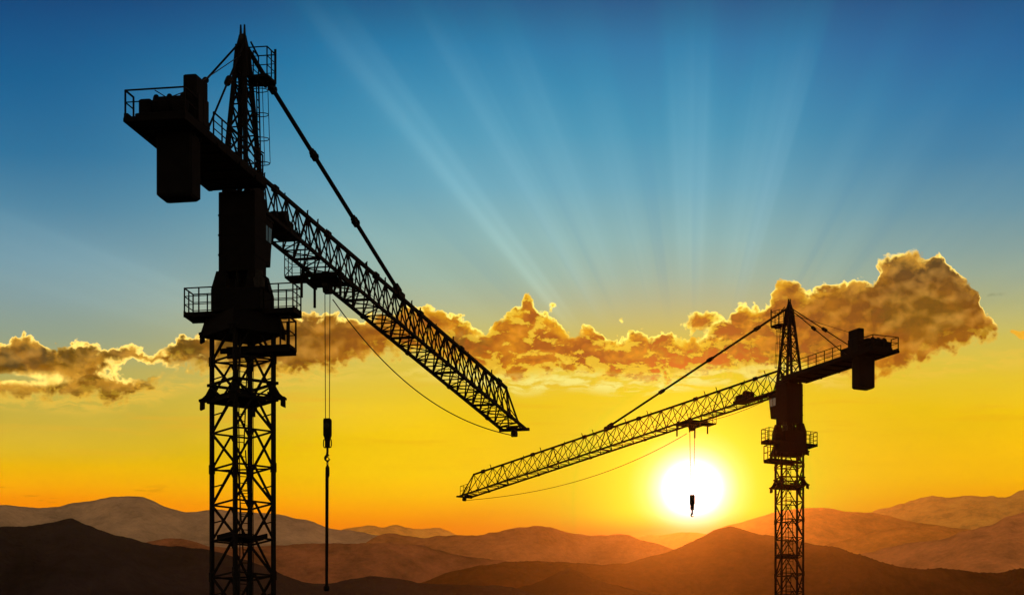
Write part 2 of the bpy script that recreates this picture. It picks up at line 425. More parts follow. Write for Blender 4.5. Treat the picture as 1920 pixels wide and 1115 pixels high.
    dd.build('cabinet_door', STEEL, eco)
    # hoist winch and its machinery at the tail end
    hw = MB(); q = E + .6
    hw.box(q + .1, q + 2.6, -1.15, 1.1, zq + .1, zq + .42, .03)
    hw.tube([(q + 1.0, -.75, zq + .9), (q + 1.0, .35, zq + .9)], .4, 20)
    for yy in (-.8, -.2, .4): hw.tube([(q + 1.0, yy - .04, zq + .9), (q + 1.0, yy + .04, zq + .9)], .5, 20)
    hw.box(q + .75, q + 2.2, .6, 1.15, zq + .4, zq + 1.2, .05); hw.box(q + 1.3, q + 1.75, -.9, .5, zq + .4, zq + 1.1, .1)
    hwo = hw.build('hoist_winch', STEEL2, root)
    mo = MB(); mo.tube([(q + 1.9, -1.0, zq + .72), (q + 1.9, -.9, zq + .75), (q + 1.9, -.1, zq + .75)], [.2, .33, .33], 16); mo.box(q + 1.5, q + 2.5, .0, .95, zq + .4, zq + 1.06, .06)
    mo.build('winch_motor', STEEL2, hwo)
    mo = MB(); mo.tube([(q + .45, -1.1, zq + .7), (q + .5, -.5, zq + .74)], .3, 12)
    mo.box(q + .2, q + .75, -.95, -.55, zq + .42, zq + .88, .05)
    mo.build('winch_brake', STEEL2, hwo)
    bx = MB(); bx.box(q + 2.5, q + 4.4 * cs, -.95, 1.0, zq + .1, zq + 1.02, .07); bx.box(q + 2.7, q + 3.4, -.6, .6, zq + 1.0, zq + 1.14, .04)
    bx.build('rope_drum_cover', STEEL2, hwo)
    # counter-jib ties
    for sy, du in ((1, -9.4), (-1, -9.4)):
        ct = MB(); A = V3((-.15, Y(sy * .12), zj + 7.45)); B = V3((du * cs, Y(sy * 1.15), zq + .3))
        ct.tube([A, B], .05, 8); c = A.lerp(B, .44); d = (B - A).normalized()
        ct.tube([c - d * .4, c - d * .28, c + d * .28, c + d * .4], [.05, .16, .16, .05], 10)
        ct.bar(B - d * .5, B + d * .05, .12, .16)
        ct.build('counter_jib_tie', STEEL, root)
    hr = MB(); hr.tube([(-.2, 0, zj + 6.9), (eu + .3, Y(.6), zq + 1.9), (q + 1.0, 0, zq + 1.2)], .022, 6)
    hr.build('hoist_rope', ROPE, root)
    # ---------------- trolley
    tr = MB(); T = trol_u
    for sx in (-1, 1):
        tr.bar((T + sx * 1.15, -1.0, zj - .14), (T + sx * 1.15, 1.0, zj - .14), .16, .2)
        for sy in (-1, 1):
            tr.tube([(T + sx * 1.15, sy * .86, zj + .04), (T + sx * 1.15, sy * .98, zj + .04)], .16, 12)
            tr.bar((T + sx * 1.2, sy * .98, zj - .12), (T + sx * 1.2, sy * .98, zj - 1.22), .11)
    for sy in (-1, 1): tr.bar((T - 1.3, sy * .95, zj - .2), (T + 1.3, sy * .95, zj - .2), .14, .24)
    tr.box(T - .75, T + .75, -.7, .7, zj - .36, zj - .14, .04)
    tr.prism([(-.5, 0), (.5, 0), (.28, -.5), (-.28, -.5)], (T, 0, zj - .3), (1, 0, 0), (0, 0, 1), (0, 1, 0), .32)
    tro = tr.build('trolley', STEEL2, root)
    s = MB()
    for sx in (-.27, .27): s.tube([(T + sx, -.12, zj - .45), (T + sx, .12, zj - .45)], .24, 16)
    s.build('rope_sheave', GALV, tro)
    bk = MB(); yb0, yb1 = -Y(.95), -Y(1.75)
    bk.box(T - 1.55, T - .15, min(yb0, yb1), max(yb0, yb1), zj - .30, zj - .20)
    bko = bk.build('trolley_basket', STEEL2, tro)
    r = MB(); railing(r, [(T - 1.52, yb0), (T - 1.52, yb1), (T - .18, yb1), (T - .18, yb0)], zj - .2, 1.25, .04, 2, .75)
    r.bar((T - 1.5, yb1, zj - .2), (T - .2, yb1, zj + .5), .03)
    r.build('railing', STEEL, bko)
    # ---------------- hoist ropes and hook block
    rp = MB()
    hz = zj - block_z; wt, wb = (.13, .10) if cs < 1.1 else (.27, .16)
    for sy in (-1, 1):
        rp.tube([(T, sy * wt, zj - .5), (T, sy * wb, hz)], rope_r, 6)
    rp.build('hoist_rope', ROPE, root)
    hb = MB(); k2 = 1.0 if cs < 1.1 else 1.15
    prof = [(-.15, 0), (.15, 0), (.18, -.08), (.18, -.82), (.11, -1.0), (.10, -1.12), (-.10, -1.12), (-.11, -1.0), (-.18, -.82), (-.18, -.08)]
    hb.prism([(a * k2, b) for a, b in prof], (T, 0, hz), (0, 1, 0), (0, 0, 1), (1, 0, 0), .3)
    for sx in (-1, 1): hb.tube([(T, sx * .12, hz - .98), (T, sx * .19, hz - 1.04), (T, sx * .20, hz - 1.16), (T, sx * .20, hz - 1.32), (T, sx * .17, hz - 1.4), (T, sx * .08, hz - 1.42)], .028, 6)
    hb.box(T - .12, T + .12, -.11, .11, hz - 1.42, hz - 1.1, .03)
    hbo = hb.build('hook_block', STEEL2, root)
    s = MB(); s.tube([(T - .17, 0, hz - .35), (T + .17, 0, hz - .35)], .14, 14); s.build('block_sheave', GALV, hbo)
    hk = MB(); pts = []; rad = []
    for p_, r_ in (((0, -1.4), .06), ((0, -1.62), .06), ((.02, -1.75), .07)): pts.append((T, p_[0], hz + p_[1])); rad.append(r_)
    for i in range(10):
        a = radians(110 - i * 30); pts.append((T, .13 * cos(a), hz - 1.93 + .13 * sin(a))); rad.append(.065 - .004 * i)
    hk.tube(pts, [r_ * (1.0 if cs < 1.1 else 1.35) for r_ in rad], 8)
    hk.build('hook', GALV, hbo)
    # ---------------- slack power cable below the jib
    sl_ = MB(); P0 = V3((T + 1.0, 0, zj - .9)); P1 = V3((L, 0, zj - .28)); pts = []
    for i in range(41):
        t_ = i / 40; p_ = P0.lerp(P1, t_); p_.z -= 4 * (1.5 if cs < 1.1 else 1.45) * (t_ * (1 - t_)) * (1.18 - .36 * t_) ; pts.append(p_)
    sl_.tube(pts, .028 if cs < 1.1 else .026, 6)
    if cs > 1.1: sl_.tube([V3((1.0, .5, zj - .2)).lerp(V3((T - 1.2, .5, zj - .35)), i / 8) - V3((0, 0, 1.6 * (i / 8) * (1 - i / 8))) for i in range(9)], .022, 6)
    sl_.build('slack_cable', RUBBER, root)
    return root, V3((T, 0, hz))

DA, DB = 195.0, 390.0
def gx(px, Yd): return (px - 960) / F * Yd
zjA = (YH - 388) / F * DA + CAMZ
zjB = (YH - 731) / F * DB + CAMZ
azA = atan2(.975, .2214)
azB = atan2(.885, -.4673)
locA = (gx(455, DA), DA, 0); locB = (gx(1480, DB), DB, 0)
craneA, hookA = make_crane(locA, azA, -1, zjA, 56.2, 1.0, radians(-99.9 + 45) - azA, 29.0, 14.7, 6.95, .020, 3,
    'large near tower crane with a long pole hanging on its hook')
craneB, hookB = make_crane(locB, azB, 1, zjB, 65.0, 1.22, radians(-122.9 + 45) - azB, 34.0, 17.6, 6.9, .033, 8,
    'smaller distant tower crane whose empty hook hangs before the setting sun')

# the long pole hanging on a chain from the near crane's hook
Mx = Matrix.Translation(V3(locA)) @ Matrix.Rotation(azA, 4, 'Z')
hp = Mx @ hookA
pole = MB(); zt = hp.z - 2.28; X, Yp = hp.x, hp.y
pole.tube([(0, 0, 0), (0, 0, -.12), (0, 0, -.5), (-.02, 0, -.6), (-.04, 0, -5.87), (-.05, 0, -5.94)], [.05, .10, .105, .085, .075, .09], 12)
pole.tube([(-.05, 0, -5.90), (-.05, 0, -5.98), (-.05, 0, -6.10), (-.05, 0, -6.16)], [.10, .15, .15, .08], 14)
po = pole.build('hanging_pole', STEEL)
po.location = (X, Yp, zt)
tag(po, "long thin dark pole hanging upright below the near crane's hook", 'pole')
ch = MB()
for i in range(2):
    zc0 = .28 - i * .2
    ch.tube([((.075 * cos(a)) * (1 if i % 2 == 0 else .35), .075 * cos(a) * (0 if i % 2 == 0 else .9), zc0 + .12 * sin(a)) for a in [k * pi / 6 for k in range(13)]], .024, 6)
ch.build('chain_link', GALV, po)

# ------------------------------------------------------------------ hills
HM = {}
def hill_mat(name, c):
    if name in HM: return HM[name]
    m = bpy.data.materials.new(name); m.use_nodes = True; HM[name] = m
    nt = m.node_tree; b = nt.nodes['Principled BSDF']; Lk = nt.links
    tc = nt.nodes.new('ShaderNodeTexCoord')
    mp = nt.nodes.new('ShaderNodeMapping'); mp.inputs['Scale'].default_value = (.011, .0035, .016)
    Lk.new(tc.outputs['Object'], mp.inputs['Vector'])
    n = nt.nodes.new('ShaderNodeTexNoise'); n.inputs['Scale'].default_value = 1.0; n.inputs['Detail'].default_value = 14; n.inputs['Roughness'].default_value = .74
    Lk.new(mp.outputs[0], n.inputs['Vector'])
    k = .6 if name.startswith('bare') else 1.0                      # far hills: mottling softened in the colour to imitate haze
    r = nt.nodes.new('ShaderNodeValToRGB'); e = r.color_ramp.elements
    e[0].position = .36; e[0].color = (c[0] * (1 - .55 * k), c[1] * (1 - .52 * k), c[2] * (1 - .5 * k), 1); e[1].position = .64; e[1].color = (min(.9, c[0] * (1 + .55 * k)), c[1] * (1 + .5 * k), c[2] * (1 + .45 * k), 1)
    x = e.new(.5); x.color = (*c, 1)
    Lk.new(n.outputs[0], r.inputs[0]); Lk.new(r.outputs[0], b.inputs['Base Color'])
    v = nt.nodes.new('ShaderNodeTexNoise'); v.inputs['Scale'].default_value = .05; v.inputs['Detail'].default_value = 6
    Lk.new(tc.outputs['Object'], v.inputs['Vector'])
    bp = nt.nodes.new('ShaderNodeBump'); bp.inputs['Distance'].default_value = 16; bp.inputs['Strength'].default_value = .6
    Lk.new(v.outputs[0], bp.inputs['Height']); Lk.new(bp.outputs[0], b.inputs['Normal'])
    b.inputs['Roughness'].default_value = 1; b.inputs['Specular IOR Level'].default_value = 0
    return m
COLS = {1: ('near_hill_dark', (.018, .0135, .014)), 2: ('near_hill_red_brown', (.03, .011, .005)), 3: ('hill_glow_red_brown', (.085, .024, .005)), 4: ('hill_haze_brown', (.24, .088, .034)),  # distance haze and sunset glow put into the hill albedos
        5: ('hill_glow_orange_brown', (.32, .12, .035)), 6: ('bare_glow_red', (.56, .21, .06)), 7: ('bare_haze_tan', (.33, .22, .12)), 8: ('bare_glow_ochre', (.62, .22, .03)),
        9: ('bare_glow_ochre', (.62, .22, .03)), 10: ('bare_glow_orange', (.80, .37, .06)), 11: ('bare_glow_orange', (.80, .37, .06)), 12: ('bare_glow_orange', (.80, .37, .06))}

def interp(pts, x):
    if x <= pts[0][0]: return pts[0][1]
    for i in range(len(pts) - 1):
        if x <= pts[i + 1][0]:
            x0, y0 = pts[i]; x1, y1 = pts[i + 1]; t = (x - x0) / (x1 - x0)
            ym = pts[i - 1][1] if i > 0 else y0; xm = pts[i - 1][0] if i > 0 else x0 - (x1 - x0)
            yp = pts[i + 2][1] if i + 2 < len(pts) else y1; xp = pts[i + 2][0] if i + 2 < len(pts) else x1 + (x1 - x0)
            m0 = (y1 - ym) / (x1 - xm) * (x1 - x0); m1 = (yp - y0) / (xp - x0) * (x1 - x0)
            t2 = t * t; t3 = t2 * t
            return (2 * t3 - 3 * t2 + 1) * y0 + (t3 - 2 * t2 + t) * m0 + (-2 * t3 + 3 * t2) * y1 + (t3 - t2) * m1
    return pts[-1][1]

def hill(name, D, pts, seed, depth=1.0, rough=1.0, jag=1.0):
    x0, x1 = pts[0][0], pts[-1][0]; nc = int((x1 - x0) / (2.5 if seed == 3 else 4)) + 1
    back = 14; front = 58; vs = []; fs = []
    for j in range(nc):
        px = x0 + (x1 - x0) * j / (nc - 1); py = interp(pts, px)
        n0 = mnoise.fractal(V3((px * .035, seed * 7.1, 0)), .8, 2.1, 6)
        py -= n0 * 2.0 * jag
        if seed == 3 and px > 1535: py -= max(0, mnoise.noise(V3((px * .21, 5, 1)))) * 3.5 + max(0, mnoise.noise(V3((px * .6, 9, 1)))) * 1.5
        Dj = D * (1 + .03 * mnoise.noise(V3((px * .004, seed, 3))))
        Hh = max((YH - py) / F * Dj + CAMZ, 5); X = (px - 960) / F * Dj
        run = Hh * 2.1 * depth
        for i in range(-back, front + 1):
            if i <= 0:
                t = -i / back; yy = Dj + t * run * .5; zz = Hh * (1 - .55 * t ** 1.3); xx = X * (yy / Dj)
                amp = t
            else:
                t = i / front; t = t ** 1.25; yy = Dj - t * run; zz = Hh * (1 - t) ** (1.0 + .25 * t); xx = X * (.35 + .65 * yy / Dj)
                amp = min(1, t * 3.2) * (1 - t) ** .4
            q = V3((xx / Dj * 26, yy / Dj * 13, seed * 3.3))
            rn = 1 - abs(mnoise.noise(q * 1.0)) * 2
            rn2 = 1 - abs(mnoise.noise(q * 2.7 + V3((3, 1, 0)))) * 2
            rn3 = mnoise.fractal(q * 6, 1.0, 2.1, 3)
            zz += Hh * rough * amp * (.085 * (rn - .6) + .04 * (rn2 - .5) + .016 * rn3)
            vs.append((xx, yy, max(zz, -4.0 + seed * .11)))
    R = back + front + 1
    for j in range(nc - 1):
        for i in range(R - 1):
            a = j * R + i; fs.append((a, a + R, a + R + 1, a + 1))
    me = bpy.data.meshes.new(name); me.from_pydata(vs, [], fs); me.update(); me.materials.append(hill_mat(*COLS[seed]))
    for p in me.polygons: p.use_smooth = True
    o = bpy.data.objects.new(name, me); COL.objects.link(o); tag(o, kind='structure')
    return o

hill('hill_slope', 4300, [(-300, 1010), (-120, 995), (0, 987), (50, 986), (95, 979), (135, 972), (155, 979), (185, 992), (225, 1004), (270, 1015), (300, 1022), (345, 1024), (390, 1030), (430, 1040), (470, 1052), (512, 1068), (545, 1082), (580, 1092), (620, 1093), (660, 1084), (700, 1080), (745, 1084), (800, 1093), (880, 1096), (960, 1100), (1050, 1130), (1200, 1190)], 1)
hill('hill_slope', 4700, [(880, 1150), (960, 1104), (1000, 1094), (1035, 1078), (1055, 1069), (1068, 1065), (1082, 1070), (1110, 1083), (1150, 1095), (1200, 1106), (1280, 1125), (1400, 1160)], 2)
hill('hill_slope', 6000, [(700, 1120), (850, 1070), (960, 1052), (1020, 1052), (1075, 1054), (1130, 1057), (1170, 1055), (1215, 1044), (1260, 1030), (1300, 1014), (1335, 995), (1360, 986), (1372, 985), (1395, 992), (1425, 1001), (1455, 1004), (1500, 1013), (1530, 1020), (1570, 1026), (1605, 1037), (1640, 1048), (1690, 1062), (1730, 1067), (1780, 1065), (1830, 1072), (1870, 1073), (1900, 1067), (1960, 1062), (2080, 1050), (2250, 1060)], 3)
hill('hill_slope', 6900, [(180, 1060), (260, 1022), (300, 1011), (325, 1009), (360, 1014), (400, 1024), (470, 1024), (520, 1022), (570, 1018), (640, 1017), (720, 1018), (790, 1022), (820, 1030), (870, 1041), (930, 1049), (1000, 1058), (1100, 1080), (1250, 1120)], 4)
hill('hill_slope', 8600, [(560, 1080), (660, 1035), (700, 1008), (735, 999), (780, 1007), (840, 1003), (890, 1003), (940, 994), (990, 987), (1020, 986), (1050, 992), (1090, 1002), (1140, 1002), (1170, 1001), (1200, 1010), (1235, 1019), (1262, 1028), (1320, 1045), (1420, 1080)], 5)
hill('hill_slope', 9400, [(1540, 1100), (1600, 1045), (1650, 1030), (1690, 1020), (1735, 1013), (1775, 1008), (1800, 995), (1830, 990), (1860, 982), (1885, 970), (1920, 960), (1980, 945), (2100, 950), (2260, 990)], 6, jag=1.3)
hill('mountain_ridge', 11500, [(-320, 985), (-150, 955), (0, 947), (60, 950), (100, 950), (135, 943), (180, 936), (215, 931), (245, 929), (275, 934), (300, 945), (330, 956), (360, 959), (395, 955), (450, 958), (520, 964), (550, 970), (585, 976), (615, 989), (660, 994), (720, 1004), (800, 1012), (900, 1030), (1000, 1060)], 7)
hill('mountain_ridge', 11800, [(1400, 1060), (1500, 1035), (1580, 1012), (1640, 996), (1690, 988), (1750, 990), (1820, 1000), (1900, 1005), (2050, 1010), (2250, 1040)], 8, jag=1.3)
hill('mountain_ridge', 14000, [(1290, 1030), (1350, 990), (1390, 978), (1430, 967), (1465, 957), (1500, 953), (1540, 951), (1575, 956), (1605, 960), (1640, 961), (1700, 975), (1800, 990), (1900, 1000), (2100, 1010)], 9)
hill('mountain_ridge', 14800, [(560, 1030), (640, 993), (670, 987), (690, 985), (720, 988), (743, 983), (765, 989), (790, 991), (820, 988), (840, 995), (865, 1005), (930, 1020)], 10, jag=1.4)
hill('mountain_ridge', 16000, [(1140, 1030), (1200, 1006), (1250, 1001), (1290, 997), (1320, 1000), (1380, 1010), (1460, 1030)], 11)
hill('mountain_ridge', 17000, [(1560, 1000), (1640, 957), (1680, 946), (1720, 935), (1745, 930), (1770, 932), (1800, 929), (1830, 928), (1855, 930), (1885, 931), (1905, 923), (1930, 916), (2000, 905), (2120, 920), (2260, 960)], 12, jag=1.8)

# ground sheet, far below the frame
gm = bpy.data.materials.new('valley_ground'); gm.use_nodes = True
gb = gm.node_tree.nodes['Principled BSDF']; gn = gm.node_tree.nodes.new('ShaderNodeTexNoise'); gr = gm.node_tree.nodes.new('ShaderNodeValToRGB')
gt = gm.node_tree.nodes.new('ShaderNodeTexCoord'); gm.node_tree.links.new(gt.outputs['Object'], gn.inputs['Vector'])
gn.inputs['Scale'].default_value = .01; gn.inputs['Detail'].default_value = 10
gr.color_ramp.elements[0].color = (.03, .024, .015, 1); gr.color_ramp.elements[1].color = (.09, .065, .04, 1)
gm.node_tree.links.new(gn.outputs[0], gr.inputs[0]); gm.node_tree.links.new(gr.outputs[0], gb.inputs['Base Color']); gb.inputs['Roughness'].default_value = 1
g = MB(); g.add([(-30000, -30000, 0), (30000, -30000, 0), (30000, 30000, 0), (-30000, 30000, 0)], [(0, 1, 2, 3)])
tag(g.build('ground', gm), kind='structure')

# ------------------------------------------------------------------ haze
SUN_E = .125; SUN_C = (1.0, .24, .03)
HTOP = max(v.co.z for o in bpy.data.objects if o.type == 'MESH' for v in o.data.vertices) + 12
print('HTOP', HTOP, max((v.co.z, o.name) for o in bpy.data.objects if o.type == 'MESH' for v in o.data.vertices))
HZ = dict(dens=6.5e-6, g=.97, col=(1.0, .88, .6))
hm = bpy.data.materials.new('evening_haze'); hm.use_nodes = True; hm.node_tree.nodes.clear()
ho = hm.node_tree.nodes.new('ShaderNodeOutputMaterial'); pv = hm.node_tree.nodes.new('ShaderNodeVolumePrincipled')
pv.inputs['Density'].default_value = HZ['dens']; pv.inputs['Anisotropy'].default_value = HZ['g']; pv.inputs['Color'].default_value = (*HZ['col'], 1)
hm.node_tree.links.new(pv.outputs[0], ho.inputs['Volume'])
hb = MB(); hb.box(-31000, 31000, -31000, 31000, -5, HTOP)
hz_o = hb.build('haze', hm); tag(hz_o, kind='stuff')

# ------------------------------------------------------------------ sun
sun_px, sun_py = 1298, 915
sdir = V3(((sun_px - 960) / F, 1, (YH - sun_py) / F)).normalized()
sl = bpy.data.lights.new('sun', 'SUN'); so = bpy.data.objects.new('sun', sl); COL.objects.link(so)
so.rotation_euler = sdir.to_track_quat('Z', 'Y').to_euler(); so.location = (0, 0, 100)
sl.energy = SUN_E; sl.color = SUN_C; sl.angle = radians(.5)
sun_el = math.asin(sdir.z); sun_az = atan2(sdir.x, sdir.y)

# ------------------------------------------------------------------ world: evening sky, sun glow, rays and clouds, all by direction
wd = bpy.data.worlds.new('World'); sc.world = wd; wd.use_nodes = True
NT = wd.node_tree; NT.nodes.clear(); LK = NT.links
class S:
    def __init__(s, k): s.k = k
    def __add__(a, b): return mth('ADD', a, b)
    def __radd__(a, b): return mth('ADD', b, a)
    def __sub__(a, b): return mth('SUBTRACT', a, b)
    def __rsub__(a, b): return mth('SUBTRACT', b, a)
    def __mul__(a, b): return mth('MULTIPLY', a, b)
    def __rmul__(a, b): return mth('MULTIPLY', b, a)
    def __truediv__(a, b): return mth('DIVIDE', a, b)
    def __neg__(a): return mth('MULTIPLY', a, -1.0)
def plug(inp, x):
    if isinstance(x, S): LK.new(x.k, inp)
    else: inp.default_value = x
def mth(op, a, b=None, c=None, clamp=False):
    n = NT.nodes.new('ShaderNodeMath'); n.operation = op; n.use_clamp = clamp
    plug(n.inputs[0], a)
    if b is not None: plug(n.inputs[1], b)
    if c is not None: plug(n.inputs[2], c)
    return S(n.outputs[0])
def mn(a, b): return mth('MINIMUM', a, b)
def mx(a, b): return mth('MAXIMUM', a, b)
def sstep(x, a, b, to0=0.0, to1=1.0):
    n = NT.nodes.new('ShaderNodeMapRange'); n.interpolation_type = 'SMOOTHSTEP'
    if a > b: a, b, to0, to1 = b, a, to1, to0
    plug(n.inputs['Value'], x); n.inputs['From Min'].default_value = a; n.inputs['From Max'].default_value = b
    n.inputs['To Min'].default_value = to0; n.inputs['To Max'].default_value = to1
    return S(n.outputs[0])
def lmap(x, a, b):
    n = NT.nodes.new('ShaderNodeMapRange'); n.clamp = True
    plug(n.inputs['Value'], x); n.inputs['From Min'].default_value = a; n.inputs['From Max'].default_value = b
    return S(n.outputs[0])
def ramp(x, stops):
    n = NT.nodes.new('ShaderNodeValToRGB'); cr = n.color_ramp; plug(n.inputs[0], x)
    cr.elements[0].position = stops[0][0]; cr.elements[0].color = lin(stops[0][1])
    cr.elements[1].position = stops[-1][0]; cr.elements[1].color = lin(stops[-1][1])
    for p, c in stops[1:-1]:
        e = cr.elements.new(p); e.color = lin(c)
    return S(n.outputs[0])
def curve(x, pts, x0, x1, y0, y1, vec=False):
    """authored curve y(x) over x0..x1"""
    n = NT.nodes.new('ShaderNodeFloatCurve'); plug(n.inputs['Value'], lmap(x, x0, x1))
    c = n.mapping.curves[0]; P = [((a - x0) / (x1 - x0), (b - y0) / (y1 - y0)) for a, b in pts]
    while len(c.points) < len(P): c.points.new(.5, .5)
    for q, (a, b) in zip(c.points, P):
        q.location = (a, b)
        if vec: q.handle_type = 'VECTOR'
    n.mapping.update()
    return S(n.outputs[0]) * (y1 - y0) + y0
def xyz(a, b, c):
    n = NT.nodes.new('ShaderNodeCombineXYZ'); plug(n.inputs[0], a); plug(n.inputs[1], b); plug(n.inputs[2], c); return S(n.outputs[0])
def noise(a, b, seed, detail=4.0, rough=.55, lac=2.0, dist=0.0):
    n = NT.nodes.new('ShaderNodeTexNoise'); n.noise_dimensions = '2D'; LK.new(xyz(a + seed * 7.31, b + seed * 3.77, 0.0).k, n.inputs['Vector'])
    n.inputs['Scale'].default_value = 1; n.inputs['Detail'].default_value = detail; n.inputs['Roughness'].default_value = rough
    n.inputs['Lacunarity'].default_value = lac; n.inputs['Distortion'].default_value = dist
    return S(n.outputs[0])
def voro(a, b, seed, detail=0.0):
    n = NT.nodes.new('ShaderNodeTexVoronoi'); n.feature = 'F1'; n.voronoi_dimensions = '2D'
    LK.new(xyz(a + seed * 5.13, b + seed * 2.71, 0.0).k, n.inputs['Vector']); n.inputs['Scale'].default_value = 1
    n.inputs['Detail'].default_value = detail; n.inputs['Roughness'].default_value = .5; n.inputs['Lacunarity'].default_value = 2.1
    return S(n.outputs['Distance'])
def mix(f, a, b):
    n = NT.nodes.new('ShaderNodeMix'); n.data_type = 'RGBA'; n.clamp_factor = True
    plug(n.inputs[0], f); 
    for s_, v in ((n.inputs[6], a), (n.inputs[7], b)):
        if isinstance(v, S): LK.new(v.k, s_)
        else: s_.default_value = lin(v)
    return S(n.outputs[2])
def cadd(a, b, f):
    n = NT.nodes.new('ShaderNodeMix'); n.data_type = 'RGBA'; n.blend_type = 'ADD'; n.clamp_factor = False
    plug(n.inputs[0], f)
    for s_, v in ((n.inputs[6], a), (n.inputs[7], b)):
        if isinstance(v, S): LK.new(v.k, s_)
        else: s_.default_value = lin(v)
    return S(n.outputs[2])

tc = NT.nodes.new('ShaderNodeTexCoord'); sp = NT.nodes.new('ShaderNodeSeparateXYZ'); LK.new(tc.outputs['Generated'], sp.inputs[0])
dx, dy, dz = S(sp.outputs[0]), S(sp.outputs[1]), S(sp.outputs[2])
az = mth('ARCTAN2', dx, dy); hor = mx(mth('SQRT', dx * dx + dy * dy), .02)
U = az * F + 960.0                     # azimuth, in units of 1/8000 rad
Vv = YH - (dz / hor) * F               # falls as the elevation rises
def uv(px, py):
    a = atan((px - 960) / F); return 960 + F * a, YH - (YH - py) * cos(a)
SU, SV = uv(sun_px, sun_py)

def seen(px, py, c): return lin(c)
def skyramp(px, stops):
    lo, hi = -700.0, 1100.0
    n = NT.nodes.new('ShaderNodeValToRGB'); cr = n.color_ramp; plug(n.inputs[0], vt)
    P = [((p - lo) / (hi - lo), seen(px, p, c)) for p, c in stops]
    cr.elements[0].position = P[0][0]; cr.elements[0].color = P[0][1]; cr.elements[1].position = P[-1][0]; cr.elements[1].color = P[-1][1]
    for p, c in P[1:-1]: cr.elements.new(p).color = c
    return S(n.outputs[0])
vt = lmap(Vv, -700.0, 1100.0)
skyL = skyramp(60, [(-700, (2, 30, 62)), (0, (10, 72, 124)), (20, (12, 76, 128)), (100, (22, 90, 142)), (200, (38, 104, 152)), (300, (52, 117, 159)), (400, (82, 136, 166)), (500, (116, 154, 170)), (570, (134, 160, 162)), (640, (150, 164, 140)), (700, (178, 172, 104)), (750, (198, 178, 80)), (800, (208, 180, 68)), (850, (222, 184, 50)), (880, (236, 182, 32)), (915, (248, 172, 16)), (940, (252, 152, 10)), (975, (250, 134, 8)), (1100, (190, 90, 30))])
skyM = skyramp(1106, [(-700, (2, 36, 70)), (0, (20, 94, 142)), (20, (24, 101, 146)), (90, (42, 124, 170)), (170, (60, 140, 180)), (250, (78, 153, 186)), (350, (108, 168, 190)), (450, (143, 182, 182)), (520, (160, 184, 168)), (560, (175, 184, 152)), (620, (202, 190, 112)), (680, (226, 198, 76)), (760, (247, 206, 46)), (830, (252, 204, 22)), (890, (255, 204, 6)), (930, (255, 188, 2)), (960, (255, 162, 2)), (990, (252, 138, 4)), (1100, (210, 95, 15))])
skyR = skyramp(1850, [(-700, (2, 34, 68)), (0, (18, 84, 134)), (20, (22, 90, 140)), (100, (34, 104, 156)), (200, (54, 120, 166)), (300, (74, 132, 168)), (400, (106, 150, 168)), (480, (138, 164, 160)), (520, (155, 171, 152)), (580, (180, 178, 124)), (640, (212, 192, 90)), (720, (238, 200, 54)), (800, (247, 196, 24)), (860, (255, 194, 10)), (900, (255, 188, 4)), (950, (253, 162, 6)), (1000, (244, 135, 12)), (1100, (190, 85, 20))])
sky = mix(sstep(U, 60.0, 850.0), skyL, skyM)
sky = mix(sstep(U, 1250.0, 1850.0), sky, skyR)
ddx = U - SU; ddy = Vv - SV
rad = mth('SQRT', ddx * ddx + ddy * ddy)

# crepuscular rays fanning out above the clouds
th = mth('ARCTAN2', ddx, -1.0 * ddy - 20.0) * (180 / pi)
rays = curve(th, [(-90, .1), (-80, .1), (-75, .5), (-71.5, .98), (-69, .5), (-64, .12), (-58, .2), (-53, .3), (-48, .08), (-43, .12), (-40, .55), (-38.5, .95), (-36, .55), (-32, .35), (-29.5, .62), (-26, .35), (-23, .5), (-20, .3), (-17, .22), (-13, .3), (-9, .06), (-5, .1), (-2.5, .5), (1.5, .52), (4.5, .18), (8, .3), (12.5, .62), (15, .7), (17, .18), (22, .1), (25, .3), (29, .12), (34, .22), (38, .1), (46, .2), (55, .16), (62, .3), (70, .12), (90, .1)], -90, 90, 0, 1)
rn = noise(th * .16, rad * .0006, 4.4, 3.0, .5)
rfine = noise(th * .7, rad * .0004, 9.1, 2.0, .5)
rays = mx(rays - .10, 0.0) * (rn * 1.1 + .45) * (rfine * .9 + .5)
rfade = sstep(rad, 300.0, 480.0) * (sstep(rad, 1900.0, 430.0) * .9 + .1)
rfade = rfade * sstep(Vv, 700.0, 560.0) * (sstep(Vv, -160.0, 240.0) * .75 + .25) 
sky = cadd(sky, (150, 178, 172), rays * rfade * .25)
# faint dark lanes between them
lane = sstep(noise(th * .22, 2.0, 7.7, 2.0), .5, .7) * sstep(rad, 1000.0, 350.0) * sstep(Vv, 640.0, 480.0)
sky = mix(lane * .10, sky, (50, 120, 175))
# large soft unevenness and thin streaks low in the sky
un = noise(U / 420.0, Vv / 130.0, 1.7, 5.0, .55)
lowm = sstep(Vv, 650.0, 760.0)
sky = cadd(sky, (255, 190, 60), (un - .5) * lowm * .22)
st = noise(U / 260.0, Vv / 22.0, 5.5, 4.0, .55)
sky = mix(sstep(st, .52, .74) * sstep(Vv, 690.0, 740.0) * sstep(Vv, 930.0, 800.0) * .30, sky, (240, 172, 50))
sky = mix(sstep(noise(U / 90.0, Vv / 14.0, 6.2, 4.0), .62, .72) * sstep(Vv, 905.0, 925.0) * sstep(Vv, 955.0, 940.0) * sstep(U, 500.0, 100.0) * .6, sky, (205, 120, 45))
